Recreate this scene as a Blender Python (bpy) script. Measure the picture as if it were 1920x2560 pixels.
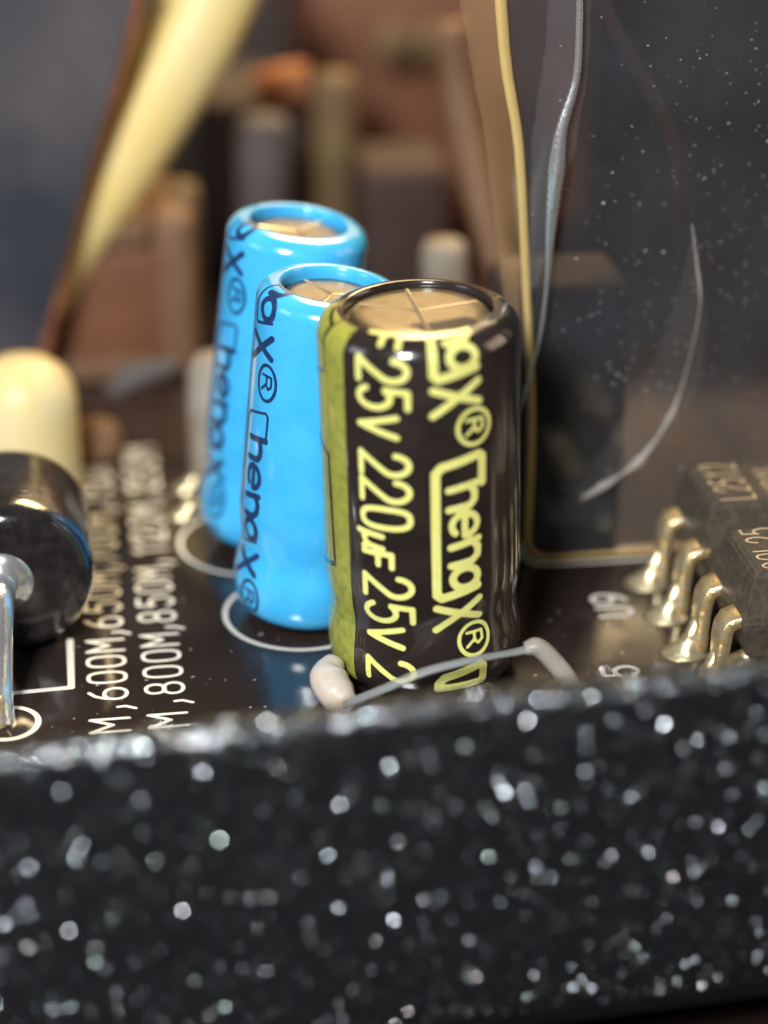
import bpy, math, random
import numpy as np
from mathutils import Vector, Matrix
# ---------------------------------------------------------------- units: 1 = 1 mm, board frame, z up
for o in list(bpy.data.objects): bpy.data.objects.remove(o)
S = bpy.context.scene; COL = S.collection
rad = math.radians; PI = math.pi
random.seed(4); RNG = np.random.default_rng(7)
# ---------------------------------------------------------------- camera
PITCH, YAW, FPX = rad(26), rad(8.3), 5400.0
cam_d = bpy.data.cameras.new('camera'); cam = bpy.data.objects.new('camera', cam_d); COL.objects.link(cam); S.camera = cam
CP = Vector((-10.70, -63.35, 37.12)); cam.location = CP
cam.rotation_euler = (PI/2 - PITCH, 0, -YAW)
cam_d.sensor_fit = 'VERTICAL'; cam_d.sensor_height = 24; cam_d.lens = FPX/2560*24
cam_d.clip_start = 1; cam_d.clip_end = 1000
cam_d.dof.use_dof = True; cam_d.dof.focus_distance = 71.5
cam_d.dof.aperture_fstop = cam_d.lens*1e-3/3.1
S.render.resolution_x, S.render.resolution_y = 768, 1024
# ---------------------------------------------------------------- world
W = bpy.data.worlds.new('World'); S.world = W; W.use_nodes = True
bg = W.node_tree.nodes['Background']; bg.inputs[0].default_value = (.55, .48, .44, 1); bg.inputs[1].default_value = .08
# ---------------------------------------------------------------- lamps
def area(name, loc, target, size, watts, col, sy=None):
    l = bpy.data.lights.new(name, 'AREA'); l.energy = watts; l.color = col; l.size = size
    if sy: l.shape = 'RECTANGLE'; l.size_y = sy
    o = bpy.data.objects.new(name, l); COL.objects.link(o); o.location = loc
    o.rotation_euler = (Vector(target)-Vector(loc)).to_track_quat('-Z', 'Y').to_euler(); return o
area('front_lamp', (-46, -92, 82), (0, 0, 4), 24, 235000, (.97, .98, 1.0))
area('warm_window_lamp', (25, 75, 90), (0, 8, 0), 46, 170000, (1.0, .74, .38))  # warm area lamp above and behind the board
area('low_warm_lamp', (40, 150, 74), (0, 5, 0), 110, 26000, (1.0, .62, .34), 50)  # added unseen lamp, gives board and chip tops a warm sheen
area('right_lamp', (85, -5, 34), (0, 2, 5), 44, 16000, (1.0, .74, .54))  # added unseen lamp for a warm streak on the right of the capacitors
area('left_lamp', (-75, -10, 38), (0, 2, 3), 26, 7000, (.80, .88, 1.0))
S.view_settings.view_transform = 'Standard'; S.view_settings.look = 'None'
S.view_settings.exposure = 0; S.view_settings.gamma = 1

# ================================================================ helpers
def at(px, py, Y):
    """point of the plane y = Y seen in the photograph at px, py"""
    cy, sy, cp, sp = math.cos(YAW), math.sin(YAW), math.cos(PITCH), math.sin(PITCH)
    R = Vector((cy, -sy, 0)); F = Vector((sy*cp, cy*cp, -sp)); U = Vector((sy*sp, cy*sp, cp))
    r = F + R*((px-960)/FPX) - U*((py-1280)/FPX)
    return CP + r*((Y-CP.y)/r.y)
def mesh(name, v, f, smooth=True):
    m = bpy.data.meshes.new(name); m.from_pydata([tuple(p) for p in v], [], f); m.update()
    if smooth:
        for p in m.polygons: p.use_smooth = True
    return m
def obj(name, me, mt=None, parent=None, **kw):
    o = bpy.data.objects.new(name, me); COL.objects.link(o)
    if mt and me:
        if not me.materials: me.materials.append(mt)
    if parent: o.parent = parent
    for k, x in kw.items(): o[k] = x
    return o
def thing(name, label, cat, loc=(0, 0, 0), rot=(0, 0, 0), group=None):
    o = bpy.data.objects.new(name, None); COL.objects.link(o); o.location = loc; o.rotation_euler = rot
    o.empty_display_size = 1; o['label'] = label; o['category'] = cat
    if group: o['group'] = group
    return o
def tag(o, label, cat, group=None):
    o['label'] = label; o['category'] = cat
    if group: o['group'] = group
    return o
def lathe(prof, n=96, close=False):
    v, f = [], []
    for r, z in prof:
        for i in range(n):
            a = 2*PI*i/n; v.append((r*math.sin(a), -r*math.cos(a), z))
    for j in range(len(prof)-1):
        for i in range(n):
            k = (i+1) % n; f.append((j*n+i, j*n+k, (j+1)*n+k, (j+1)*n+i))
    if prof[0][0] > 1e-4: f.append(tuple(range(n))[::-1])
    if prof[-1][0] > 1e-4 and close: f.append(tuple((len(prof)-1)*n+i for i in range(n)))
    return v, f
def arcp(cx, cy, rx, ry, a0, a1, n=20):
    return [(cx+rx*math.cos(rad(a0+(a1-a0)*i/n)), cy+ry*math.sin(rad(a0+(a1-a0)*i/n))) for i in range(n+1)]
def catmull(pts, n=10):
    P = [Vector(p) for p in pts]; P = [P[0]*2-P[1]] + P + [P[-1]*2-P[-2]]; out = []
    for i in range(1, len(P)-2):
        for k in range(n):
            t = k/n; a, b, c, d = P[i-1:i+3]
            out.append(.5*((2*b)+(c-a)*t+(2*a-5*b+4*c-d)*t*t+(3*b-a-3*c+d)*t**3))
    out.append(P[-2]); return out
def tube(pts, rads, n=16, flat=1.0, caps=True, jitter=0):
    v, f = [], []; N = len(pts)
    up = Vector((0, 0, 1))
    prev = None
    for i, p in enumerate(pts):
        t = (pts[min(i+1, N-1)]-pts[max(i-1, 0)]).normalized()
        if prev is None:
            x = t.cross(up) if abs(t.dot(up)) < .95 else t.cross(Vector((0, 1, 0)))
        else: x = prev - t*prev.dot(t)
        x.normalize(); prev = x; y = t.cross(x)
        r = rads[i] if hasattr(rads, '__len__') else rads
        for k in range(n):
            a = 2*PI*k/n; j = 1+jitter*random.uniform(-1, 1)
            v.append(p + x*(r*j*math.cos(a)) + y*(r*j*flat*math.sin(a)))
    for i in range(N-1):
        for k in range(n):
            l = (k+1) % n; f.append((i*n+k, i*n+l, (i+1)*n+l, (i+1)*n+k))
    if caps: f.append(tuple(range(n))[::-1]); f.append(tuple((N-1)*n+k for k in range(n)))
    return v, f
def lerp(xs, ys, x): return float(np.interp(x, xs, ys))
def bevel_box(x0, x1, y0, y1, z0, z1, r=.1, seg=3):
    import bmesh
    bm = bmesh.new(); bmesh.ops.create_cube(bm, size=1)
    for q in bm.verts:
        q.co = Vector(((x0+x1)/2+q.co.x*(x1-x0), (y0+y1)/2+q.co.y*(y1-y0), (z0+z1)/2+q.co.z*(z1-z0)))
    bmesh.ops.bevel(bm, geom=list(bm.edges), offset=r, segments=seg, affect='EDGES', profile=.5)
    m = bpy.data.meshes.new('box'); bm.to_mesh(m); bm.free()
    for p in m.polygons: p.use_smooth = True
    return m

# ---------------------------------------------------------------- print: strokes -> union outline -> thin sheet on any surface
def printed(strokes, cell, fmap, solids=(), holes=()):
    """strokes: (points, width) in flat a,b coordinates; the union is meshed by marching squares and laid on fmap(a,b)"""
    allp = np.array([p for s, w in strokes for p in s] + [c for b in solids for c in ((b[0], b[2]), (b[1], b[3]))])
    mw = max([w for s, w in strokes] + [.1])
    a0, b0 = allp.min(0)-mw; a1, b1 = allp.max(0)+mw
    nx, ny = int((a1-a0)/cell)+2, int((b1-b0)/cell)+2
    F = np.full((nx, ny), -1.0)
    def seg(F, p, q, w, sign):
        lo = np.floor((np.minimum(p, q)-w-(a0, b0))/cell).astype(int); hi = np.ceil((np.maximum(p, q)+w-(a0, b0))/cell).astype(int)+1
        i0, j0 = max(lo[0], 0), max(lo[1], 0); i1, j1 = min(hi[0], nx), min(hi[1], ny)
        if i1 <= i0 or j1 <= j0: return
        X = a0+cell*np.arange(i0, i1)[:, None]; Y = b0+cell*np.arange(j0, j1)[None, :]
        d = q-p; L = max(d@d, 1e-12); t = np.clip(((X-p[0])*d[0]+(Y-p[1])*d[1])/L, 0, 1)
        dist = w/2-np.hypot(X-p[0]-t*d[0], Y-p[1]-t*d[1])
        if sign > 0: F[i0:i1, j0:j1] = np.maximum(F[i0:i1, j0:j1], dist)
        else: F[i0:i1, j0:j1] = np.minimum(F[i0:i1, j0:j1], -dist)
    X = a0+cell*np.arange(nx)[:, None]; Y = b0+cell*np.arange(ny)[None, :]
    for (xa, xb, ya, yb) in solids:
        F = np.maximum(F, np.minimum(np.minimum(X-xa, xb-X), np.minimum(Y-ya, yb-Y)))
    for s, w in strokes:
        s = [np.array(p, float) for p in s]
        for p, q in zip(s[:-1], s[1:]): seg(F, p, q, w, 1)
    for s, w in holes:
        s = [np.array(p, float) for p in s]
        for p, q in zip(s[:-1], s[1:]): seg(F, p, q, w, -1)
    F[0, :] = F[-1, :] = F[:, 0] = F[:, -1] = -1
    F[np.abs(F) < 1e-5] = 1e-5
    V, idx, faces = [], {}, []
    def vert(key, a, b):
        if key not in idx: idx[key] = len(V); V.append(fmap(a, b))
        return idx[key]
    ins = F > 0
    any_ = ins[:-1, :-1] | ins[1:, :-1] | ins[1:, 1:] | ins[:-1, 1:]
    for i, j in zip(*np.nonzero(any_)):
        cs = [(i, j), (i+1, j), (i+1, j+1), (i, j+1)]; poly = []
        for k in range(4):
            c, n = cs[k], cs[(k+1) % 4]; fc, fn = F[c], F[n]
            if fc > 0: poly.append(vert((c,), a0+cell*c[0], b0+cell*c[1]))
            if (fc > 0) != (fn > 0):
                t = fc/(fc-fn)
                poly.append(vert(tuple(sorted((c, n))), a0+cell*(c[0]+t*(n[0]-c[0])), b0+cell*(c[1]+t*(n[1]-c[1]))))
        if len(poly) > 2: faces.append(tuple(poly))
    return mesh('print', V, faces)
def sup(cx, cy, rx, ry, p=2.6, n=36):
    out = []
    for i in range(n+1):
        a = 2*PI*i/n; c, s = math.cos(a), math.sin(a)
        out.append((cx+rx*math.copysign(abs(c)**(2/p), c), cy+ry*math.copysign(abs(s)**(2/p), s)))
    return out
GL = {
 '0': [sup(.3, .5, .3, .5, 2.9)],
 '1': [[(.12, .78), (.32, 1), (.32, 0)]],
 '2': [arcp(.3, .71, .29, .29, 175, -35, 16) + [(.0, .0), (.62, 0)]],
 '5': [[(.56, 1), (.1, 1), (.05, .56)] + arcp(.29, .33, .3, .33, 115, -150, 18)],
 '6': [sup(.3, .3, .3, .3, 2.2), [(.01, .34), (.06, .6), (.2, .84), (.42, 1)]],
 '7': [[(0, 1), (.6, 1), (.2, 0)]],
 '3': [arcp(.28, .74, .28, .26, 150, -90, 12) + arcp(.28, .26, .3, .27, 85, -155, 14)],
 '8': [sup(.3, .75, .25, .25, 2.2), sup(.3, .26, .3, .26, 2.2)],
 '9': [sup(.3, .7, .3, .3, 2.2), [(.59, .66), (.54, .4), (.4, .16), (.18, 0)]],
 'M': [[(0, 0), (0, 1), (.33, .42), (.66, 1), (.66, 0)]],
 'U': [[(0, 1), (0, .3)] + arcp(.3, .3, .3, .3, 180, 360, 14) + [(.6, 1)]],
 'F': [[(0, 0), (0, 1), (.55, 1)], [(0, .52), (.48, .52)]],
 'V': [[(0, .98), (.3, 0), (.62, .98)]],
 'u': [[(.0, -.25), (.12, 1)], [(.05, .25), (.2, .02), (.42, .12), (.52, .35)], [(.6, 1), (.5, .1), (.6, 0)]],
 ',': [[(.14, .26), (.16, .06), (.0, -.2)]],
 'L': [[(0, 1), (0, 0), (.55, 0)]],
 'E': [[(.55, 1), (0, 1), (0, 0), (.55, 0)], [(0, .52), (.45, .52)]],
}
def glyph(c, a, b, w, h, sw):
    """strokes of a character whose box starts at a (reading direction) and b (baseline)"""
    return [([(a+x*w/.62, b+y*h) for x, y in s], sw) for s in GL[c]]

# ================================================================ materials
def mat(name, base=(.5, .5, .5), rough=.5, metal=0., coat=0., noise=None, bump=None, spec=.5, trans=0., coat_rough=.05, extra=None, sheen=0):
    """noise=(scale, colour2, lo, hi) mottles the base; bump=(scale, strength, distance)"""
    m = bpy.data.materials.new(name); m.use_nodes = True; nt = m.node_tree; N, L = nt.nodes, nt.links
    P = N['Principled BSDF']; P.inputs['Base Color'].default_value = (*base, 1); P.inputs['Roughness'].default_value = rough
    P.inputs['Metallic'].default_value = metal; P.inputs['Coat Weight'].default_value = coat; P.inputs['Coat Roughness'].default_value = coat_rough
    P.inputs['Specular IOR Level'].default_value = spec; P.inputs['Transmission Weight'].default_value = trans
    tc = N.new('ShaderNodeTexCoord')
    if noise:
        t = N.new('ShaderNodeTexNoise'); t.inputs['Scale'].default_value = noise[0]; t.inputs['Detail'].default_value = 6
        L.new(tc.outputs['Object'], t.inputs['Vector'])
        r = N.new('ShaderNodeValToRGB'); r.color_ramp.elements[0].position = noise[2]; r.color_ramp.elements[1].position = noise[3]
        r.color_ramp.elements[0].color = (*base, 1); r.color_ramp.elements[1].color = (*noise[1], 1)
        L.new(t.outputs['Fac'], r.inputs['Fac']); L.new(r.outputs['Color'], P.inputs['Base Color'])
    if bump:
        t = N.new('ShaderNodeTexNoise'); t.inputs['Scale'].default_value = bump[0]; t.inputs['Detail'].default_value = 5
        L.new(tc.outputs['Object'], t.inputs['Vector'])
        b = N.new('ShaderNodeBump'); b.inputs['Strength'].default_value = bump[1]; b.inputs['Distance'].default_value = bump[2]
        L.new(t.outputs['Fac'], b.inputs['Height']); L.new(b.outputs['Normal'], P.inputs['Normal'])
    return m
M = {}
M['board'] = mat('board_lacquer', (.021, .0145, .012), .13, coat=.6, coat_rough=.08, noise=(.35, (.029, .020, .0165), .35, .7), bump=(.55, .25, .05))
M['silk'] = mat('silkscreen', (.92, .88, .78), .45, noise=(9, (.80, .75, .64), .4, .75), bump=(14, .3, .02))
M['sleeve_black'] = mat('black_sleeve', (.022, .0165, .0145), .18, coat=1, coat_rough=.05, noise=(.6, (.036, .027, .023), .4, .7), bump=(1.2, .12, .05))
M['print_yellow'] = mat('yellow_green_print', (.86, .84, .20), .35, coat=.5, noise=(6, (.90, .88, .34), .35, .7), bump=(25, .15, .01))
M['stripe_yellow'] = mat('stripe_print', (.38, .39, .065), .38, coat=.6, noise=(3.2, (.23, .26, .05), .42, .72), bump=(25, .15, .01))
M['sleeve_blue'] = mat('blue_sleeve', (.050, .47, .93), .22, coat=1, coat_rough=.07, noise=(.8, (.075, .54, .96), .35, .7), bump=(.9, .30, .07))
M['print_navy'] = mat('navy_print', (.012, .035, .11), .4, coat=.4, noise=(8, (.02, .06, .17), .4, .7))
M['can'] = mat('aluminium_can', (.19, .168, .125), .32, metal=1, noise=(2.2, (.15, .132, .10), .38, .68), bump=(9, .22, .02))
M['can_dark'] = mat('vent_groove', (.50, .44, .34), .35, metal=.8, noise=(10, (.5, .42, .3), .4, .7))
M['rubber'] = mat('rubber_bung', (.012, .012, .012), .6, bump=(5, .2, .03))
M['tin'] = mat('tinned_lead', (.80, .78, .74), .36, metal=.6, noise=(5, (.52, .50, .46), .4, .75), bump=(7, .45, .06))
M['silver'] = mat('bright_silver', (.92, .92, .94), .24, metal=.85, bump=(5, .4, .05))
M['gilt'] = mat('gold_tinned_lead', (.97, .69, .27), .30, metal=.75, noise=(2.5, (.86, .80, .66), .42, .7), bump=(6, .5, .07))  # warm light on the tinned leads put into the gold base colour
M['solder'] = mat('solder', (.88, .76, .48), .28, metal=.75, noise=(4, (.62, .50, .28), .4, .75), bump=(3.5, .5, .12))  # yellow of reflected warm surroundings is part of the base colour
M['chip'] = mat('chip_epoxy', (.070, .058, .043), .30, noise=(4, (.12, .095, .066), .38, .7), bump=(12, .35, .03))
M['chip_print'] = mat('chip_marking', (.85, .66, .38), .45, noise=(9, (.7, .52, .30), .35, .7))
M['wall'] = mat('textured_black_plastic', (.0035, .0042, .0058), .5, noise=(2.5, (.006, .007, .0095), .35, .7), bump=(6, .6, .10), spec=.4)
M['axial'] = mat('axial_epoxy', (.014, .012, .012), .2, coat=.8, coat_rough=.12, bump=(1.6, .35, .12), noise=(2, (.028, .024, .023), .4, .7))
M['cream'] = mat('cream_ceramic', (.86, .66, .28), .42, noise=(.5, (.88, .74, .42), .35, .7), bump=(3, .15, .05))
M['cable'] = mat('cream_cable', (.92, .70, .24), .45, noise=(.3, (.90, .76, .40), .35, .7), bump=(2, .15, .05))
M['brown'] = mat('brown_winding', (.15, .056, .026), .6, noise=(.2, (.23, .095, .045), .35, .7), bump=(2, .4, .15))
M['brown_dark'] = mat('dark_brown_case', (.040, .021, .015), .75, noise=(.3, (.060, .031, .023), .35, .7), bump=(1.2, .3, .1))
M['tan'] = mat('tan_tape', (.17, .088, .045), .65, noise=(.6, (.22, .12, .062), .35, .7))
M['mauve'] = mat('mauve_case', (.060, .040, .036), .7, noise=(.3, (.09, .066, .058), .35, .7))
M['gold'] = mat('brass', (.22, .15, .06), .75, metal=.1, noise=(.35, (.13, .075, .038), .35, .7))
M['copper'] = mat('copper', (.50, .20, .09), .6, metal=.3, noise=(1, (.34, .13, .06), .4, .7))
M['grey_can'] = mat('grey_metal', (.11, .095, .09), .7, metal=.1, noise=(.5, (.075, .06, .055), .4, .7))
M['white'] = mat('white_ceramic', (.34, .30, .25), .6, noise=(.7, (.22, .17, .12), .4, .7))
M['slate'] = mat('slate_plastic', (.022, .028, .038), .6, noise=(.09, (.095, .080, .085), .40, .62))
M['dark_back'] = mat('dark_enclosure', (.035, .030, .030), .6, noise=(.08, (.070, .048, .040), .35, .7))
M['glue'] = mat('hot_glue', (.62, .52, .40), .35, bump=(3, .4, .1), noise=(2, (.6, .56, .5), .4, .7))
M['table'] = mat('table_wood', (.02, .010, .008), .6, noise=(.5, (.03, .014, .01), .4, .7))
def grain_mat():
    m = mat('sparkle_grain', (.4, .42, .45), .19, metal=1); nt = m.node_tree; P = nt.nodes['Principled BSDF']
    a = nt.nodes.new('ShaderNodeAttribute'); a.attribute_name = 'tint'; nt.links.new(a.outputs['Color'], P.inputs['Base Color']); return m
M['grain'] = grain_mat()
def panel_mat():
    m = bpy.data.materials.new('smoky_acrylic'); m.use_nodes = True; nt = m.node_tree; N, L = nt.nodes, nt.links; N.clear()
    out = N.new('ShaderNodeOutputMaterial'); tr = N.new('ShaderNodeBsdfTransparent'); tr.inputs[0].default_value = (.80, .80, .82, 1)
    gl = N.new('ShaderNodeBsdfGlossy'); gl.inputs['Roughness'].default_value = .12; gl.inputs[0].default_value = (.9, .9, .9, 1)
    df = N.new('ShaderNodeBsdfDiffuse'); df.inputs[0].default_value = (.066, .072, .080, 1)
    fr = N.new('ShaderNodeFresnel'); fr.inputs[0].default_value = 1.4
    tc = N.new('ShaderNodeTexCoord'); no = N.new('ShaderNodeTexNoise'); no.inputs['Scale'].default_value = .28; no.inputs['Detail'].default_value = 7; no.inputs['Roughness'].default_value = .6
    mr = N.new('ShaderNodeMapRange'); mr.inputs['From Min'].default_value = .3; mr.inputs['From Max'].default_value = .75; mr.inputs['To Min'].default_value = .16; mr.inputs['To Max'].default_value = .55
    L.new(tc.outputs['Object'], no.inputs['Vector']); L.new(no.outputs['Fac'], mr.inputs['Value'])
    m1 = N.new('ShaderNodeMixShader'); m2 = N.new('ShaderNodeMixShader')
    L.new(mr.outputs[0], m1.inputs[0]); L.new(tr.outputs[0], m1.inputs[1]); L.new(df.outputs[0], m1.inputs[2])
    L.new(fr.outputs[0], m2.inputs[0]); L.new(m1.outputs[0], m2.inputs[1]); L.new(gl.outputs[0], m2.inputs[2]); L.new(m2.outputs[0], out.inputs[0])
    return m
M['panel'] = panel_mat()
def film_mat(name, col, fac, rough=.3):
    m = mat(name, col, rough, bump=(2, .4, .1)); nt = m.node_tree; N, L = nt.nodes, nt.links
    P = N['Principled BSDF']; out = N['Material Output']; tr = N.new('ShaderNodeBsdfTransparent'); mx = N.new('ShaderNodeMixShader')
    mx.inputs[0].default_value = fac; L.new(tr.outputs[0], mx.inputs[1]); L.new(P.outputs[0], mx.inputs[2]); L.new(mx.outputs[0], out.inputs[0])
    return m
M['film'] = film_mat('clear_glue_film', (.45, .47, .46), .42)
M['film_bright'] = film_mat('crinkled_film', (.62, .58, .52), .4, .25)  # colour of the modelled glints on the panel
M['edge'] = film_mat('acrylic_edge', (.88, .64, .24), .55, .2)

# ================================================================ setting: circuit board, table, enclosure
board = thing('circuit_board', 'glossy black circuit board with white printed lettering under all the components', 'circuit board')
obj('laminate', bevel_box(-34, 40, -12.6, 62, -1.6, 0, .15, 2), M['board'], board)
tb = obj('tabletop', mesh('t', [(-160, -120, -9), (160, -120, -9), (160, 160, -9), (-160, 160, -9)], [(0, 1, 2, 3)]), M['table'], kind='structure')
bw = obj('back_wall', bevel_box(-60, 80, 64, 66, -2, 18, .5, 2), M['dark_back'], kind='structure')

ZP = .012
def boardmap(x0, y0):
    return lambda a, b: (x0-b, y0+a, ZP)
def board_line(text, x0, ys, h=1.25, w=.72, sw=.14, name='lettering'):
    st = []
    for c, y in zip(text, ys):
        ww = w*1.08 if c == 'M' else (.0 if c in ",1" else w)
        st += glyph(c, y-ww/2, 0, w, h, sw)
    return obj(name, printed(st, .045, boardmap(x0, 0)), M['silk'], board)
l1 = 'M,600M,650M,700M,750M'; l2 = 'M,800M,850M,1120M,1250M'
y1 = [-2.45, -1.5, -.45, .66, 1.74, 2.85, 3.6, 4.55, 5.68, 6.78, 7.9, 8.65, 9.6, 10.7, 11.8, 12.9, 13.65, 14.6, 15.7, 16.8, 17.9]
y2 = [-2.4, -1.4, -.35, .77, 1.87, 2.98, 3.7, 4.7, 5.82, 6.93, 8.05, 8.8, 9.6, 10.35, 11.3, 12.4, 13.5, 14.25, 15.0, 15.8, 16.8, 17.9, 19.0]
board_line(l1, -10.22, y1); board_line(l2, -8.33, y2)
board_line('U9', 7.9, [2.72, 3.68], 1.2, .66, .17)
board_line('5', 7.05, [-1.5], 1.2, .7, .17)
flat = lambda a, b: (a, b, ZP)
obj('component_outline', printed([([(-16.5, -.05), (-12.05, .15), (-12.05, 3.4)], .24)], .05, flat), M['silk'], board)
obj('component_outline', printed([([(9.6, 6.55), (5.9, 6.62), (5.2, 6.8), (4.95, 7.4), (4.9, 14)], .15)], .05, flat), M['silk'], board)
def ring(x, y, r, w=.16, r2=None):
    return obj('printed_ring', printed([(arcp(x, y, r, r, 0, 360, 60), w)], .04, flat), M['silk'], board)
ring(-3.79, 4.31, 2.76); ring(-4.95, 10.2, 2.85); ring(-14.15, -1.85, 1.0, .2)

# ================================================================ electrolytic capacitors
def profile(r, H, sh, crimp, lip):
    """outer sleeve profile from the open bottom, over the crimp and the shoulder, into the lip round the can top"""
    p = [(r*.60, .02), (r*.80, .10), (r*.93, .38), (r*.985, .8), (r, 1.25), (r*.995, 1.7), (r-crimp*.55, 2.15), (r-crimp, 2.6), (r-crimp*.9, 3.0), (r-crimp*.3, 3.5), (r, 4.1)]
    p += [(r, 4.1+(H-sh-4.1)*k/12) for k in range(1, 13)]
    p += [(r-sh+sh*math.sin(rad(90-a)), H-sh+sh*math.sin(rad(a))*1.0) for a in range(8, 84, 8)]
    p += [(r-sh-.02, H+.01), (lip+.06, H+.02), (lip, H-.06), (lip-.01, H-.24), (lip, H-.7)]
    return p
def surf(prof, off):
    P = np.array(prof); d = np.hypot(*np.diff(P, axis=0).T); T = np.concatenate([[0], np.cumsum(d)])
    T = T - np.interp(4.1, P[:11, 1], T[:11]) + 4.1          # t equals height on the straight part
    rr, zz = P[:, 0], P[:, 1]
    tn = np.gradient(P, axis=0); nn = np.stack([tn[:, 1], -tn[:, 0]], 1); nn /= np.linalg.norm(nn, axis=1)[:, None]
    def f(s_ang, t):
        r = np.interp(t, T, rr+nn[:, 0]*off); z = np.interp(t, T, zz+nn[:, 1]*off)
        return (r*math.sin(s_ang), -r*math.cos(s_ang), z)
    return f
# logo strokes, traced in flat units (x = cap height, y = reading direction)
def logo(k, kb, y0, sw, swl):
    def q(x, y): return ((y-985)*k + y0, (x-115)*kb)
    S_ = []
    body = [q(470, 1230), q(472, 1030), q(440, 1005), q(160, 1062), q(118, 1110), q(115, 1600), q(115, 2075), q(150, 2108), q(425, 2052)]
    S_.append((body, swl if swl else sw))
    S_.append(([q(212, 1248), q(470, 1215)], sw))
    S_.append(([q(380, 1235), q(408, 1290), q(405, 1350), q(370, 1388), q(212, 1402)], sw))
    e = [((1535+88*math.cos(rad(a))-985)*k+y0, (328+98*math.sin(rad(a))-115)*kb) for a in range(0, 318, 12)]
    S_.append(([q(328, 1455)] + e, sw*.9))
    S_.append(([q(222, 1705), q(435, 1668)], sw)); S_.append(([q(395, 1685), q(432, 1735), q(425, 1800), q(380, 1838), q(222, 1852)], sw))
    S_.append(([((1965+80*math.cos(rad(a))-985)*k+y0, (330+98*math.sin(rad(a))-115)*kb) for a in range(0, 361, 15)], sw))
    S_.append(([q(112, 2190), q(450, 2315)], sw)); S_.append(([q(108, 2378), q(442, 2160)], sw))
    S_.append(([((2505+135*math.cos(rad(a))-985)*k+y0, (410+128*math.sin(rad(a))-115)*kb) for a in range(0, 361, 12)], sw*.55))
    S_.append(([q(345, 2450), q(475, 2450), q(478, 2520), q(440, 2548), q(412, 2520), q(410, 2452)], sw*.42))
    S_.append(([q(412, 2510), q(345, 2562)], sw*.42))
    return S_
def cap_common(t, r, H, prof, sleeve, lipr, disc_z, rz):
    obj('sleeve', mesh('sleeve', *lathe(prof, 128)), sleeve, t)
    # can top with a pressed cross vent
    n = 72; rings = [lipr+.25, lipr*.96, lipr*.9, lipr*.7, lipr*.45, lipr*.2, .001]; zs = [-.16, -.10, 0, .02, .02, .02, .02]
    obj('can_top', mesh('top', *lathe([(a, disc_z+b) for a, b in zip(rings, zs)], n)), M['can'], t)
    for a in rz:
        L = lipr*.86; c, s = math.cos(rad(a)), math.sin(rad(a)); w = .07
        v = [(-s*w, c*w, 0), (s*w, -c*w, 0), (c*L+s*w, s*L-c*w, 0), (c*L-s*w, s*L+c*w, 0)]
        v = [(x, y, disc_z+.032) for x, y, z in v] + [(c*.0, s*.0, disc_z+.065), (c*L, s*L, disc_z+.055)]
        obj('vent_score', mesh('score', v, [(0, 4, 5, 3), (4, 1, 2, 5)], False), M['can_dark'], t)
    obj('rubber_bung', mesh('bung', *lathe([(.01, -.12), (r*.7, -.12), (r*.78, .12), (r*.78, .3), (.01, .3)], 48)), M['rubber'], t)
    for s in (-1, 1):
        obj('leg', mesh('leg', *tube([Vector((s*r*.4, 0, .1)), Vector((s*r*.4, 0, -.9)), Vector((s*r*.4, 0, -2.0))], .25, 10)), M['tin'], t)
# black one
t = thing('electrolytic_capacitor', 'black capacitor with yellow-green lettering and stripe, nearest and tallest in the photo', 'capacitor', (-.03, 0, .12), (0, rad(-1.5), -YAW))
R_, H_ = 3.26, 12.9
pb = profile(R_, H_, .78, .13, 2.38)
cap_common(t, R_, H_, pb, M['sleeve_black'], 2.38, H_-.17, (22, 100, 158, 280))
sf = surf(pb, .014); sf2 = surf(pb, .010)
def capmap(phi0, R, f):
    return lambda a, b: f(rad(phi0)+b/R, -a)
st = []
for c, tz, dw, h in (('F', 12.98, .62, 1.3), ('2', 11.98, .70, 1.62), ('5', 11.06, .70, 1.62), ('V', 10.12, .66, 1.28), ('2', 8.82, .70, 1.62), ('2', 7.9, .70, 1.62), ('0', 6.94, .68, 1.62),
                 ('u', 6.12, .56, .68), ('F', 5.42, .52, .98), ('2', 4.5, .70, 1.62), ('5', 3.52, .70, 1.62), ('V', 2.6, .66, 1.28), ('2', 1.38, .70, 1.62)):
    st += glyph(c, -tz-dw/2, 0, dw, h, .205)
obj('lettering', printed(st, .05, capmap(-35.5, R_, sf)), M['print_yellow'], t)
st = []
for k in range(-1, 2): st += logo(.00441, .0045, -9.09+k*7.58, .255, .30)
st = [s for s in st if max(p[0] for p in s[0]) > -13.1 and min(p[0] for p in s[0]) < -.6]
st = [([(max(-13.25, min(-.75, a)), b) for a, b in s], w) for s, w in st]
obj('lettering', printed(st, .05, capmap(7.0, R_, sf)), M['print_yellow'], t)
d = R_*math.pi/180
oct_ = lambda z0, z1: [(-z0, 10*d), (-z0-.3, 27*d), (-z1+.3, 27*d), (-z1, 10*d), (-z1, -20*d), (-z0, -20*d), (-z0, 10*d)]
oc = lambda z0, z1: [(-z0, 14*d), (-z0+.45, 39*d), (-z1-.4, 42*d), (-z1, 14*d)]
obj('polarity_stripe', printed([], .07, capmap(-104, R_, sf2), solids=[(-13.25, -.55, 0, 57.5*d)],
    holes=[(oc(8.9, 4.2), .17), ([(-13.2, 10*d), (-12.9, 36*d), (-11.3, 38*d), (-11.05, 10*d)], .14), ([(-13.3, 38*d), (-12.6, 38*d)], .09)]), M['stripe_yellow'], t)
obj('dark_stain', printed([([(.35, -1.45), (.9, -1.25), (1.45, -1.0)], .75), ([(-.15, -1.25), (.6, -1.15)], .26)], .05, lambda a, b: (a, b, H_-.17+.034)), M['rubber'], t)  # flat dark patch at the front right of the can top
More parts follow.
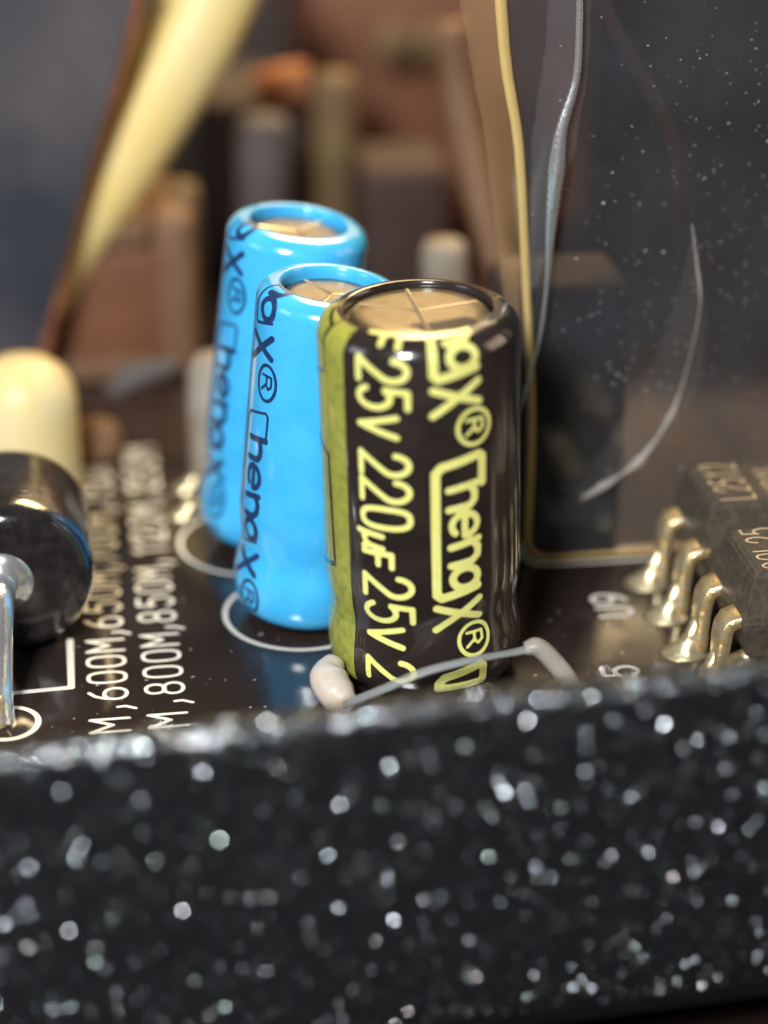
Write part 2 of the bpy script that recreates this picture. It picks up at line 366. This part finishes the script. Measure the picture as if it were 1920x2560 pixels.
# blue ones
def blue(label, loc, lean, H, y0, per, k, rz):
    u = thing('electrolytic_capacitor', label, 'capacitor', loc)
    u.rotation_mode = 'XYZ'; u.rotation_euler = (0, rad(lean), -YAW)
    r = 2.53; pr = profile(r, H, .62, .16, 1.72)
    cap_common(u, r, H, pr, M['sleeve_blue'], 1.72, H-.38, rz)
    f = surf(pr, .014); s_ = []
    for j in range(-2, 2): s_ += logo(k, .0035, -y0+j*per, .225, .10)
    s_ = [s for s in s_ if max(p[0] for p in s[0]) > -(H+.35) and min(p[0] for p in s[0]) < -.5]
    s_ = [([(max(-(H+.4), min(-.55, a)), b) for a, b in s], w) for s, w in s_]
    obj('lettering', printed(s_, .045, capmap(-72, r, f)), M['print_navy'], u)
blue('bright blue capacitor standing directly behind the black one', (-3.79, 4.31, .28), 5.8, 12.2, 8.15, 8.1, .00469, (10, 130, 250))
blue('blurred blue capacitor farthest back, at the left', (-4.62, 10.2, .42), 7.3, 12.4, 8.95, 8.1, .00469, (60, 180, 300))

# ================================================================ optocoupler chips
def chip_body(x0, x1, y0, y1, z0, zw, z1, dx):
    lv = [(z0, dx*.95), (zw-.12, .0), (zw+.12, .0), (z1-.12, dx*.93), (z1, dx+.10)]; v, f = [], []
    for z, q in lv: v += [(x0+q, y0+q*.8, z), (x1-q, y0+q*.8, z), (x1-q, y1-q*.8, z), (x0+q, y1-q*.8, z)]
    f.append((3, 2, 1, 0))
    for j in range(len(lv)-1):
        for i in range(4): k = (i+1) % 4; f.append((j*4+i, j*4+k, j*4+4+k, j*4+4+i))
    f.append(tuple(len(lv)*4-4+i for i in range(4))); m = mesh('chip', v, f, False)
    import bmesh
    bm = bmesh.new(); bm.from_mesh(m); bmesh.ops.bevel(bm, geom=list(bm.edges), offset=.10, segments=3, affect='EDGES'); bm.to_mesh(m); bm.free()
    return m
def lead_mesh(side, w=1.05, th=.46, rng=None):
    """gull lead: leaves the body, bends down to the pad; local origin on the pad"""
    path = [(.75, 2.62), (.42, 2.62), (.16, 2.52), (.02, 2.28), (-.03, 1.9), (-.05, 1.2), (-.06, .5), (-.08, .05)]
    v, f = [], []
    for i, (x, z) in enumerate(path):
        a, b = path[max(i-1, 0)], path[min(i+1, len(path)-1)]; tx, tz = b[0]-a[0], b[1]-a[1]; L = math.hypot(tx, tz); nx, nz = tz/L, -tx/L
        ww = w*(1.0 if i < 5 else .8); ch = .09
        for (o, s) in ((-th/2, ww/2-ch), (-th/2+ch*.7, ww/2), (th/2-ch*.7, ww/2), (th/2, ww/2-ch), (th/2, -ww/2+ch), (th/2-ch*.7, -ww/2), (-th/2+ch*.7, -ww/2), (-th/2, -ww/2+ch)):
            jj = random.uniform(-.012, .012); v.append(((x+nx*o+jj)*side, s+jj, z+nz*o))
    n = 8
    for i in range(len(path)-1):
        for k in range(n): l = (k+1) % n; f.append((i*n+k, i*n+l, (i+1)*n+l, (i+1)*n+k))
    f.append(tuple(range(n))[::-1]); f.append(tuple((len(path)-1)*n+k for k in range(n)))
    if side < 0: f = [p[::-1] for p in f]
    m = mesh('lead', v, f, False)
    import bmesh
    bm = bmesh.new(); bm.from_mesh(m); bmesh.ops.bevel(bm, geom=list(bm.edges), offset=.03, segments=2, affect='EDGES'); bm.to_mesh(m); bm.free()
    for p in m.polygons: p.use_smooth = True
    return m
def solder_mesh(side, r=.82, h=1.35):
    prof = [(r*1.05, 0), (r*1.0, .07), (r*.86, .17), (r*.66, .30), (r*.48, .48), (r*.36, .72), (r*.28, h), (.01, h+.05)]
    v, f = lathe(prof, 28)
    v = [(x-side*.42*(1-min(z/h, 1)), y*.86, z) for x, y, z in v]
    return mesh('solder', v, f)
def optocoupler(label, x0, y0, y1, ys, text1, text2, tx):
    u = thing('optocoupler_chip', label, 'chip', (x0, (y0+y1)/2, 0), group=None)
    yc = (y0+y1)/2; zt = 4.4
    obj('body', chip_body(0, 6.4, y0-yc, y1-yc, 1.15, 2.62, zt, .42), M['chip'], u)
    for side, xx in ((1, -.42), (-1, 6.82)):
        for y in ys:
            l = obj('lead', lead_mesh(side), M['gilt'], u); l.location = (xx, y-yc, 0)
            s = obj('solder_joint', solder_mesh(side), M['solder'], l); s.location = (-.12*side, 0, .005)
    for txt, tx0, h in ((text1, 2.05, 1.25), (text2, 3.85, 1.25)):
        st = []; L = len(txt)*.62
        for i, c in enumerate(txt): st += glyph(c, -L/2+.06+i*.62, 0, .42, h, .085)
        obj('lettering', printed(st, .035, lambda a, b: (tx0+.0-b, a+.05, zt+.012)), M['chip_print'], u)
    return u
optocoupler('black optocoupler chip farther back at the right edge, marked L2512', 9.98, 1.65, 5.75, (4.68, 2.1), 'L2512', 'M21L', 0)
optocoupler('black optocoupler chip in front at the right edge, above the loose solder joint', 9.92, -3.55, .45, (-.55, -2.85), '30L25', 'M21', 0)
sj = obj('solder_joint', solder_mesh(1, .62, .5), M['solder'], board); sj.location = (11.0, -1.5, .005)

# ================================================================ axial component at the left with its bent lead
t = thing('axial_inductor', 'glossy black drum shaped inductor lying at the left edge with a thick silver lead', 'inductor', (-13.85, 2.35, 2.88))
pr = [(.01, 0), (1.4, .0), (2.0, -.03), (2.32, -.10), (2.6, -.28), (2.76, -.60), (2.82, -1.0), (2.82, -4.6), (2.7, -5.2), (2.4, -5.6), (.01, -5.65)]
v, f = lathe(pr, 80); v = [(x, -z, y) for x, y, z in v]; obj('body', mesh('body', v, f), M['axial'], t)
v, f = lathe([(.01, .50), (.35, .49), (.62, .40), (.80, .22), (.95, .1), (1.12, .02), (1.14, -.06)], 48); v = [(x-.36, -z, y+.1) for x, y, z in v]
obj('end_cap', mesh('cap', v, f), M['silver'], t)
pts = catmull([(-.36, .1, .1), (-.38, -.7, .12), (-.44, -1.4, -.05), (-.52, -1.9, -.6), (-.58, -2.4, -1.4), (-.62, -3.0, -2.1), (-.62, -3.7, -2.6), (-.6, -4.1, -3.1)], 8)
ld = obj('lead', mesh('lead', *tube(pts, [.56]*len(pts), 20, jitter=.012)), M['silver'], t)
sd = obj('solder_joint', solder_mesh(1, .72, .9), M['solder'], ld); sd.location = (-.55, -4.1, -2.87)

# ================================================================ hot glue under the black capacitor
t = thing('glue_strand', 'pale blob of glue at the foot of the black capacitor with a thin clear strand', 'glue')
pb_ = [at(838, 1650, -1.4), at(822, 1690, -1.9), at(838, 1728, -2.5), at(872, 1758, -3.1)]
pp = catmull(pb_, 6); n = len(pp)
obj('blob', mesh('blob', *tube(pp, [lerp([0, .35, .8, 1], [.34, .66, .60, .30], i/(n-1)) for i in range(n)], 18)), M['glue'], t)
pp = catmull([at(862, 1760, -3.3), at(960, 1722, -3.9), at(1060, 1680, -4.2), at(1180, 1650, -4.2), at(1290, 1630, -3.6), at(1330, 1620, -3.5)], 8); n = len(pp)
obj('strand', mesh('strand', *tube(pp, [lerp([0, .3, .7, 1], [.24, .30, .22, .30], i/(n-1)) for i in range(n)], 14, .45)), M['film'], t)
pp = catmull([at(1312, 1622, -3.5), at(1345, 1618, -3.5), at(1385, 1655, -3.6), at(1425, 1705, -3.8), at(1450, 1760, -4)], 7); n = len(pp)
obj('tail', mesh('tail', *tube(pp, [lerp([0, .2, .6, 1], [.24, .34, .36, .28], i/(n-1)) for i in range(n)], 14, .9)), film_mat('cloudy_glue', (.56, .51, .44), .5), t)

# ================================================================ front wall of the case, speckled
YW, ZT = -14.0, 6.98
def wallpt(s):
    """outer contour: s from the inner side over the rounded top, down the face and under"""
    if s < 0: return (YW+1.25-.0, ZT-.35+s)
    a = s/1.35
    if a < 1:
        th = a*PI/2; return (YW+.62-.62*math.sin(th)*1.0, ZT-.62+.62*math.cos(th))
    d_ = s-1.35
    if d_ < 8.9: return (YW-.035*d_, ZT-.62-d_)
    th = min(1, (d_-8.9)/5)*PI/2
    return (YW-.3115+(1-math.cos(th))*3.2, ZT-9.52-math.sin(th)*3.4)
wall = thing('case_wall', 'speckled black textured plastic wall of the case across the foreground', 'case wall', (0, YW, 0), (0, rad(-2.75), 0))
ss = [-7, -2, -.4] + [.0, .2, .4, .6, .8, 1.0, 1.2, 1.35] + [1.35+k*.4 for k in range(1, 22)] + [1.35+8.9+k*.25 for k in range(0, 21)]
xs = np.linspace(-34, 36, 90); v, f = [], []
for s in ss:
    y, z = wallpt(s)
    if s < 0: y = YW+.62+.5; z = min(z, ZT-.12) if s > -1 else z
    for x in xs: v.append((x, y-YW, z))
n = len(xs)
for j in range(len(ss)-1):
    for i in range(n-1): f.append((j*n+i, j*n+i+1, (j+1)*n+i+1, (j+1)*n+i))
f = [q[::-1] for q in f]
obj('wall_panel', mesh('wall', v, f), M['wall'], wall)
# sparkling grains of the texture
def grains(N, x0, x1, smin, smax, sd=.5, bright=0.):
    V, F_, T = [], [], []
    for k in range(N):
        s = random.uniform(smin, smax); x = random.uniform(x0, x1) if not bright else x0+(x1-x0)*random.random()**1.5; y, z = wallpt(s); y2, z2 = wallpt(s+.02)
        tn = Vector((0, y2-y, z2-z)).normalized(); nn = Vector((1, 0, 0)).cross(tn); nn = nn if nn.y < .01 or nn.z > 0 else -nn
        if nn.y > .3: nn = -nn
        nn = (nn + Vector((random.gauss(0, sd), random.gauss(0, sd), random.gauss(0, sd)))).normalized()
        a = nn.orthogonal().normalized(); b = nn.cross(a); r = random.uniform(.019, .036)*(1.3 if s < 6 else 1)*(1 if random.random() < .94 else 1.5)
        c = Vector((x, y-YW-.01, z)); i0 = len(V); m_ = 5; ph = random.uniform(0, 6)
        for j in range(m_): V.append(c + a*(r*math.cos(ph+j*2*PI/m_)) + b*(r*math.sin(ph+j*2*PI/m_)) - nn*.02)
        for j in range(m_): V.append(c + a*(r*.6*math.cos(ph+j*2*PI/m_)) + b*(r*.6*math.sin(ph+j*2*PI/m_)) + nn*r*.35)
        F_.append(tuple(i0+m_+j for j in range(m_)))
        for j in range(m_): l = (j+1) % m_; F_.append((i0+j, i0+l, i0+m_+l, i0+m_+j))
        g = random.choice([(.85, .93, 1.0), (.82, .95, 1.0), (1, .95, .90), (.85, .88, 1), (.82, 1, .93), (.95, .98, 1.0), (.9, .97, 1.0)]); w = max(bright, .03+1.0*random.random()**2.8)
        T += [(g[0]*w, g[1]*w, g[2]*w, 1)]*(2*m_)
    m = mesh('grains', V, F_, False); ca = m.color_attributes.new('tint', 'FLOAT_COLOR', 'POINT')
    ca.data.foreach_set('color', np.array(T, np.float32).ravel()); return m
g = obj('texture_grains', grains(23000, -18, 12, .0, 11.4, .47), M['grain'], wall, kind='stuff')
g = obj('edge_grains', grains(4200, -18, 12, .45, 1.05, .24, .45), M['grain'], wall, kind='stuff')

# ================================================================ smoky acrylic panel at the right
YP = 7.0
t = thing('acrylic_panel', 'dusty smoky clear acrylic panel standing upright at the right, with a glowing cream edge', 'acrylic panel', (0, YP, 0))
x0, x1, z0, z1 = 4.95, 26, .12, 26
cr = arcp(x0+.9, z0+.9, .9, .9, 180, 270, 10)
out = [(x0-1.9, z1), (x0-1.35, 19.5), (x0-.75, 16), (x0-.35, 11)] + [(x0, 6)] + cr + [(x1, z0), (x1, z1)]
v = [(x, -.0, z) for x, z in out] + [(x, .5, z) for x, z in out]; n = len(out)
f = [tuple(range(n)), tuple(range(n, 2*n))[::-1]] + [(i, i+n, (i+1) % n+n, (i+1) % n) for i in range(n)]
obj('pane', mesh('pane', v, f, False), M['panel'], t)
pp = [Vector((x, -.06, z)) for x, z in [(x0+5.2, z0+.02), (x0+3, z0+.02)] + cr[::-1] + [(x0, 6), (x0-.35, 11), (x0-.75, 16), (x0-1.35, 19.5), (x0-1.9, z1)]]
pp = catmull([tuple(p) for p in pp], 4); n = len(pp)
obj('lit_edge', mesh('edge', *tube(pp, [lerp([0, .12, .3, .5, .62, .8, 1], [.05, .09, .10, .07, .07, .14, .24], i/(n-1)) for i in range(n)], 10)), M['edge'], t)  # light caught along the pane edge, put into a cream coloured tube
def reflection_strip(name, px, rads, mt, par=None):  # translucent strip standing in for a reflection on the pane
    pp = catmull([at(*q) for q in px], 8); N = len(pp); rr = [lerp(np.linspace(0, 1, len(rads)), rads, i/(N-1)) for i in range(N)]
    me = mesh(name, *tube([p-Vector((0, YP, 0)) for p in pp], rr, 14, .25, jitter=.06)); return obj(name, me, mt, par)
reflection_strip('reflection_film', [(1205, -60, 7.5), (1228, 120, 7.5), (1252, 330, 7.5), (1268, 560, 7.5), (1280, 760, 7.5), (1290, 1000, 7.5)], [.9, .8, .6, .45, .3, .2], film_mat('amber_film', (.62, .42, .20), .10), t)
reflection_strip('reflection_film', [(1425, -60, 6.7), (1415, 150, 6.7), (1385, 350, 6.7), (1362, 520, 6.7), (1330, 720, 6.7)], [.7, .8, .8, .55, .15], film_mat('grey_film', (.50, .52, .54), .035), t)
reflection_strip('reflection_film', [(1735, 620, 6.7), (1720, 800, 6.7), (1670, 980, 6.7), (1570, 1120, 6.7), (1440, 1240, 6.6)], [.2, .7, 1.1, .9, .3], film_mat('pale_film', (.46, .42, .38), .025), t)
# dust flecks and scratches on the panel face and on the board
def flecks(N, pick, smin=.025, smax=.07, el=2.2):
    V, F_ = [], []
    for k in range(N):
        c, ax, ay, nn = pick(); r = random.uniform(smin, smax)*(1 if random.random() < .93 else 1.6); e = random.uniform(1, el); th = random.gauss(.35, .5)
        a = ax*math.cos(th)+ay*math.sin(th); b = ay*math.cos(th)-ax*math.sin(th); i0 = len(V)
        for q in range(6): V.append(c + a*(r*e*math.cos(q*PI/3)) + b*(r*.6*math.sin(q*PI/3)) + nn*.008)
        V.append(c+nn*(.008+r*.5))
        for q in range(6): F_.append((i0+q, i0+(q+1) % 6, i0+6))
    return mesh('flecks', V, F_, False)
X_, Y_, Z_ = Vector((1, 0, 0)), Vector((0, 1, 0)), Vector((0, 0, 1))
clus = [(11.5, 17.8, 1.6), (12.3, 12.0, 1.8), (9.8, 10.3, 1.5), (8.6, 7.3, 1.2), (13.2, 16.5, 1.2), (10.6, 14.2, 2.5)]
def pick_panel():
    while True:
        if random.random() < .55: c = random.choice(clus); x, z = random.gauss(c[0], c[2]), random.gauss(c[1], c[2])
        else: x, z = random.uniform(4.6, 16), random.uniform(2, 22)
        if x > 4.4+(.0 if z < 11 else 0) and 2 < z < 24: return Vector((x, -.02, z)), X_, Z_, -Y_
M['dust'] = mat('dust', (.75, .75, .74), .35, metal=.3)
obj('dust_flecks', flecks(380, pick_panel, .008, .024), M['dust'], t, kind='stuff')
def pick_board(): return Vector((random.uniform(-13, 9), random.uniform(-4.5, 6), .015)), X_, Y_, Z_
obj('dust_flecks', flecks(110, pick_board, .012, .035, 2.6), M['dust'], board, kind='stuff')

def wire(name, label, cat, px, rads, m, n=12, flat=1., steps=8, jitter=0, group=None, rib=None):
    pp = catmull([at(*p) for p in px], steps); N = len(pp); r = [lerp(np.linspace(0, 1, len(rads)), rads, i/(N-1)) for i in range(N)]
    if rib: r = [x*(1+rib*(i % 2)) for i, x in enumerate(r)]
    return tag(obj(name, mesh(name, *tube(pp, r, n, flat, jitter=jitter)), m), label, cat, group)
wire('silver_wire', 'thin ribbed silver wire hanging down in front of the smoky panel', 'wire',  # reflection on the panel, built as a ribbed silver strand
     [(1450, -60, 6.4), (1448, 80, 6.4), (1440, 200, 6.4), (1405, 320, 6.4), (1392, 420, 6.4), (1378, 560, 6.4), (1368, 700, 6.4), (1352, 830, 6.4), (1325, 940, 6.4), (1292, 1040, 6.4)],
     [.10, .11, .12, .18, .27, .17, .06, .045, .03, .02], M['silver'], 10, steps=14, rib=.22)
wire('brown_wire', 'thin reddish brown wire curving behind the smoky panel at the upper right', 'wire',
     [(1480, -60, 12), (1530, 60, 12), (1600, 190, 12), (1660, 300, 12), (1688, 430, 12), (1680, 620, 12)], [.22, .24, .26, .26, .2, .1], M['brown'])
wire('cream_wire', 'short pale wire end beside the panel edge, left one of the pair', 'wire', [(1302, 330, 11), (1300, 470, 11), (1308, 620, 11)], [.08, .2, .05], M['white'], group='pale wire ends beside the panel edge')
wire('cream_wire', 'short pale wire end beside the panel edge, right one of the pair', 'wire', [(1368, 350, 11), (1338, 480, 11), (1330, 640, 11)], [.06, .18, .05], M['white'], group='pale wire ends beside the panel edge')
wire('clear_film', 'crinkled strip of clear film curving down the right side of the panel', 'film',  # reflected glints on the panel, built as a pale translucent strip
     [(1730, 560, 6.6), (1742, 660, 6.6), (1750, 760, 6.6), (1728, 880, 6.6), (1700, 980, 6.6), (1665, 1060, 6.5), (1600, 1150, 6.4), (1530, 1200, 6.3), (1450, 1250, 6.2)],
     [.02, .03, .05, .02, .02, .02, .03, .12, .04, .16, .04, .17, .03], M['film_bright'], 10, .6, 6, .35)

# ================================================================ parts farther back on the board
t = obj('brown_relay', bevel_box(-1.4, 3.3, 0, 4, 0, 10.4, .6, 4), M['brown_dark']); t.location = (5.6, 8.2, 0)
tag(t, 'dark brown box shaped relay behind the smoky panel beside the black capacitor', 'relay')
# cream ceramic post
t = thing('ceramic_post', 'cream rounded ceramic post behind the drum inductor at the left edge', 'post', (-13.45, 16.2, -.5))
obj('sleeve', mesh('s', *lathe([(2.05, 0), (2.1, .2), (2.1, 4.2), (2.0, 4.9), (1.7, 5.5), (1.1, 5.95), (.4, 6.1), (.01, 6.12)], 48)), M['cream'], t)
# thick cable
wire('cream_cable', 'thick cream cable rising diagonally across the upper left', 'cable',
     [(95, 760, 27.6), (170, 610, 27.8), (275, 440, 28), (385, 250, 28.4), (490, 60, 29), (585, -160, 30)], [1.2, 1.5, 1.75, 1.95, 2.05, 2.1], M['cable'], 28)
# grey divider at upper left
E_ = [(345, -60), (300, 150), (215, 440), (165, 640), (120, 800), (55, 1000), (-60, 1090)]
YD = 24.5; pts = [at(px, py, YD) for px, py in E_] + [at(-200, 1090, YD), at(-200, -60, YD)]
t = thing('grey_bracket', 'slate grey plastic bracket with a sloping edge at the upper left', 'bracket', (0, YD, 0)); n = len(pts)
v = [(p.x, 0, p.z) for p in pts] + [(p.x, 1.2, p.z) for p in pts]
obj('plate', mesh('plate', v, [tuple(range(n)), tuple(range(n, 2*n))[::-1]] + [(i, i+n, (i+1) % n+n, (i+1) % n) for i in range(n)], False), M['slate'], t)
pp = catmull([(p.x+.05, .6, p.z) for p in pts[:7]], 6); N = len(pp)
obj('copper_edge', mesh('rim', *tube(pp, [lerp([0, .3, .5, .7, 1], [.45, .3, .25, .5, .6], i/(N-1)) for i in range(N)], 10)), M['copper'], t)  # warm light on the bracket rim, modelled as an orange tube
# wound inductor core at left
def px_box(name, label, cat, l, r, top, Y, dep, m, bev=.5, bot=0.):
    a, b = at(l, top, Y), at(r, top, Y); zt = (a.z+b.z)/2
    o = obj(name, bevel_box(a.x, b.x, 0, dep, bot, zt, bev, 4), m); o.location = (0, Y, 0); return tag(o, label, cat)
t = thing('square_inductor', 'reddish brown square inductor with a tan frame, blurred behind the left of the blue capacitors', 'inductor', (0, 27, 0))
a, b = at(60, 560, 27), at(490, 560, 27); q = at(300, 640, 27)
obj('core', bevel_box(a.x, b.x-1.5, .3, 6, .1, a.z-1.4, .6, 4), M['brown'], t)
obj('frame', bevel_box(b.x-2.0, b.x, 0, 6.4, 0, a.z, .7, 4), M['tan'], t); obj('frame', bevel_box(a.x, b.x-2.0, 0, 6.4, a.z-1.5, a.z-.1, .5, 4), M['tan'], t); obj('frame', bevel_box(a.x, b.x-2.0, -.2, .3, 0, 1.1, .25, 3), M['tan'], t)
wire('grey_wire', 'short dull grey wire lying in front of the brown square inductor', 'wire', [(275, 985, 22), (330, 945, 22), (400, 925, 22), (450, 915, 22)], [.45, .6, .5, .3], M['grey_can'])
o = obj('round_terminal', mesh('c', *lathe([(1.1, 0), (1.15, .6), (1.0, 1.3), (.5, 1.6), (.01, 1.62)], 24)), M['tan']); o.location = (at(235, 1070, 19).x, 19, 0); tag(o, 'small round tan terminal between the cream post and the blue capacitors', 'terminal')
# white ceramic beside rear blue capacitor
p = at(545, 1100, 16)
o = obj('ceramic_disc', mesh('c', *lathe([(.9, .3), (1.15, .7), (1.2, 2.5), (1.15, 4.6), (.8, 5.3), (.01, 5.5)], 32)), M['white']); o.location = (p.x, 16, 0); tag(o, 'white ceramic capacitor half hidden behind the rear blue capacitor', 'capacitor')
for i, (px, py) in enumerate(((487, 1150), (478, 1222))):
    z = .0; p = at(px, py+12, 15.2 if i == 0 else 12.8)
    o = obj('solder_blob', solder_mesh(1, .55, .5), M['solder']); o.location = (p.x, p.y, 0)
    tag(o, ['golden solder blob farther from the camera beside the white ceramic capacitor', 'golden solder blob nearer the camera beside the white ceramic capacitor'][i], 'solder', 'golden solder blobs left of the rear blue capacitor')
# transformer and other tall parts at the top
px_box('transformer', 'large brown transformer block filling the blurred background at the top', 'transformer', 760, 1500, -200, 44, 12, M['brown'], .9)
px_box('brown_choke', 'dull mauve choke box, left of the big transformer', 'choke', 500, 780, 250, 40, 8, M['mauve'], .8)
px_box('dark_choke', 'dark brown choke block low in front of the transformer, right of the brass pin', 'choke', 900, 1130, 420, 32, 5, M['brown_dark'], .8)
def cylinder(name, label, cat, px, top, Y, r, m):
    p = at(px, top, Y); o = obj(name, mesh(name, *lathe([(r, 0), (r, p.z-.5), (r*.85, p.z-.1), (.01, p.z)], 32)), m); o.location = (p.x, Y, 0); return tag(o, label, cat)
cylinder('grey_capacitor', 'grey metal can capacitor blurred above the rear blue capacitor', 'capacitor', 655, 290, 33, 1.25, M['grey_can'])
cylinder('brass_pin', 'tall blurred brass pin left of the transformer', 'pin', 835, 180, 36, 1.05, M['gold'])
cylinder('brass_pin', 'short blurred brass pin standing by the left of the grey can capacitor', 'pin', 455, 455, 30, .75, M['gold'])
cylinder('pale_post', 'small pale grey post blurred right behind the black capacitor top', 'post', 1112, 600, 20, .95, M['white'])
o = obj('copper_coil', mesh('coil', *tube(catmull([at(640, 235, 38), at(700, 215, 38), at(770, 205, 38)], 8), 1.0, 16)), M['copper']); tag(o, 'orange copper coil end glowing at the upper middle', 'coil')
for i, px in enumerate((985, 1078)):
    p = at(px, 108, 42); v, f = lathe([(.01, 0), (1.05, 0), (1.05, .4), (.01, .4)], 24); v = [(x, -z, y) for x, y, z in v]
    o = obj('brass_rivet', mesh('r', v, f), M['gold']); o.location = p; tag(o, ['left brass rivet on the face of the transformer', 'right brass rivet on the face of the transformer'][i], 'rivet', 'brass rivets on the transformer')
wire('tan_strap', 'tan strap running down beside the transformer to behind the black capacitor', 'strap', [(1125, 60, 30), (1150, 250, 30), (1190, 450, 28), (1240, 660, 26), (1275, 760, 24)], [.7, .8, .7, .6, .4], M['tan'], 12)
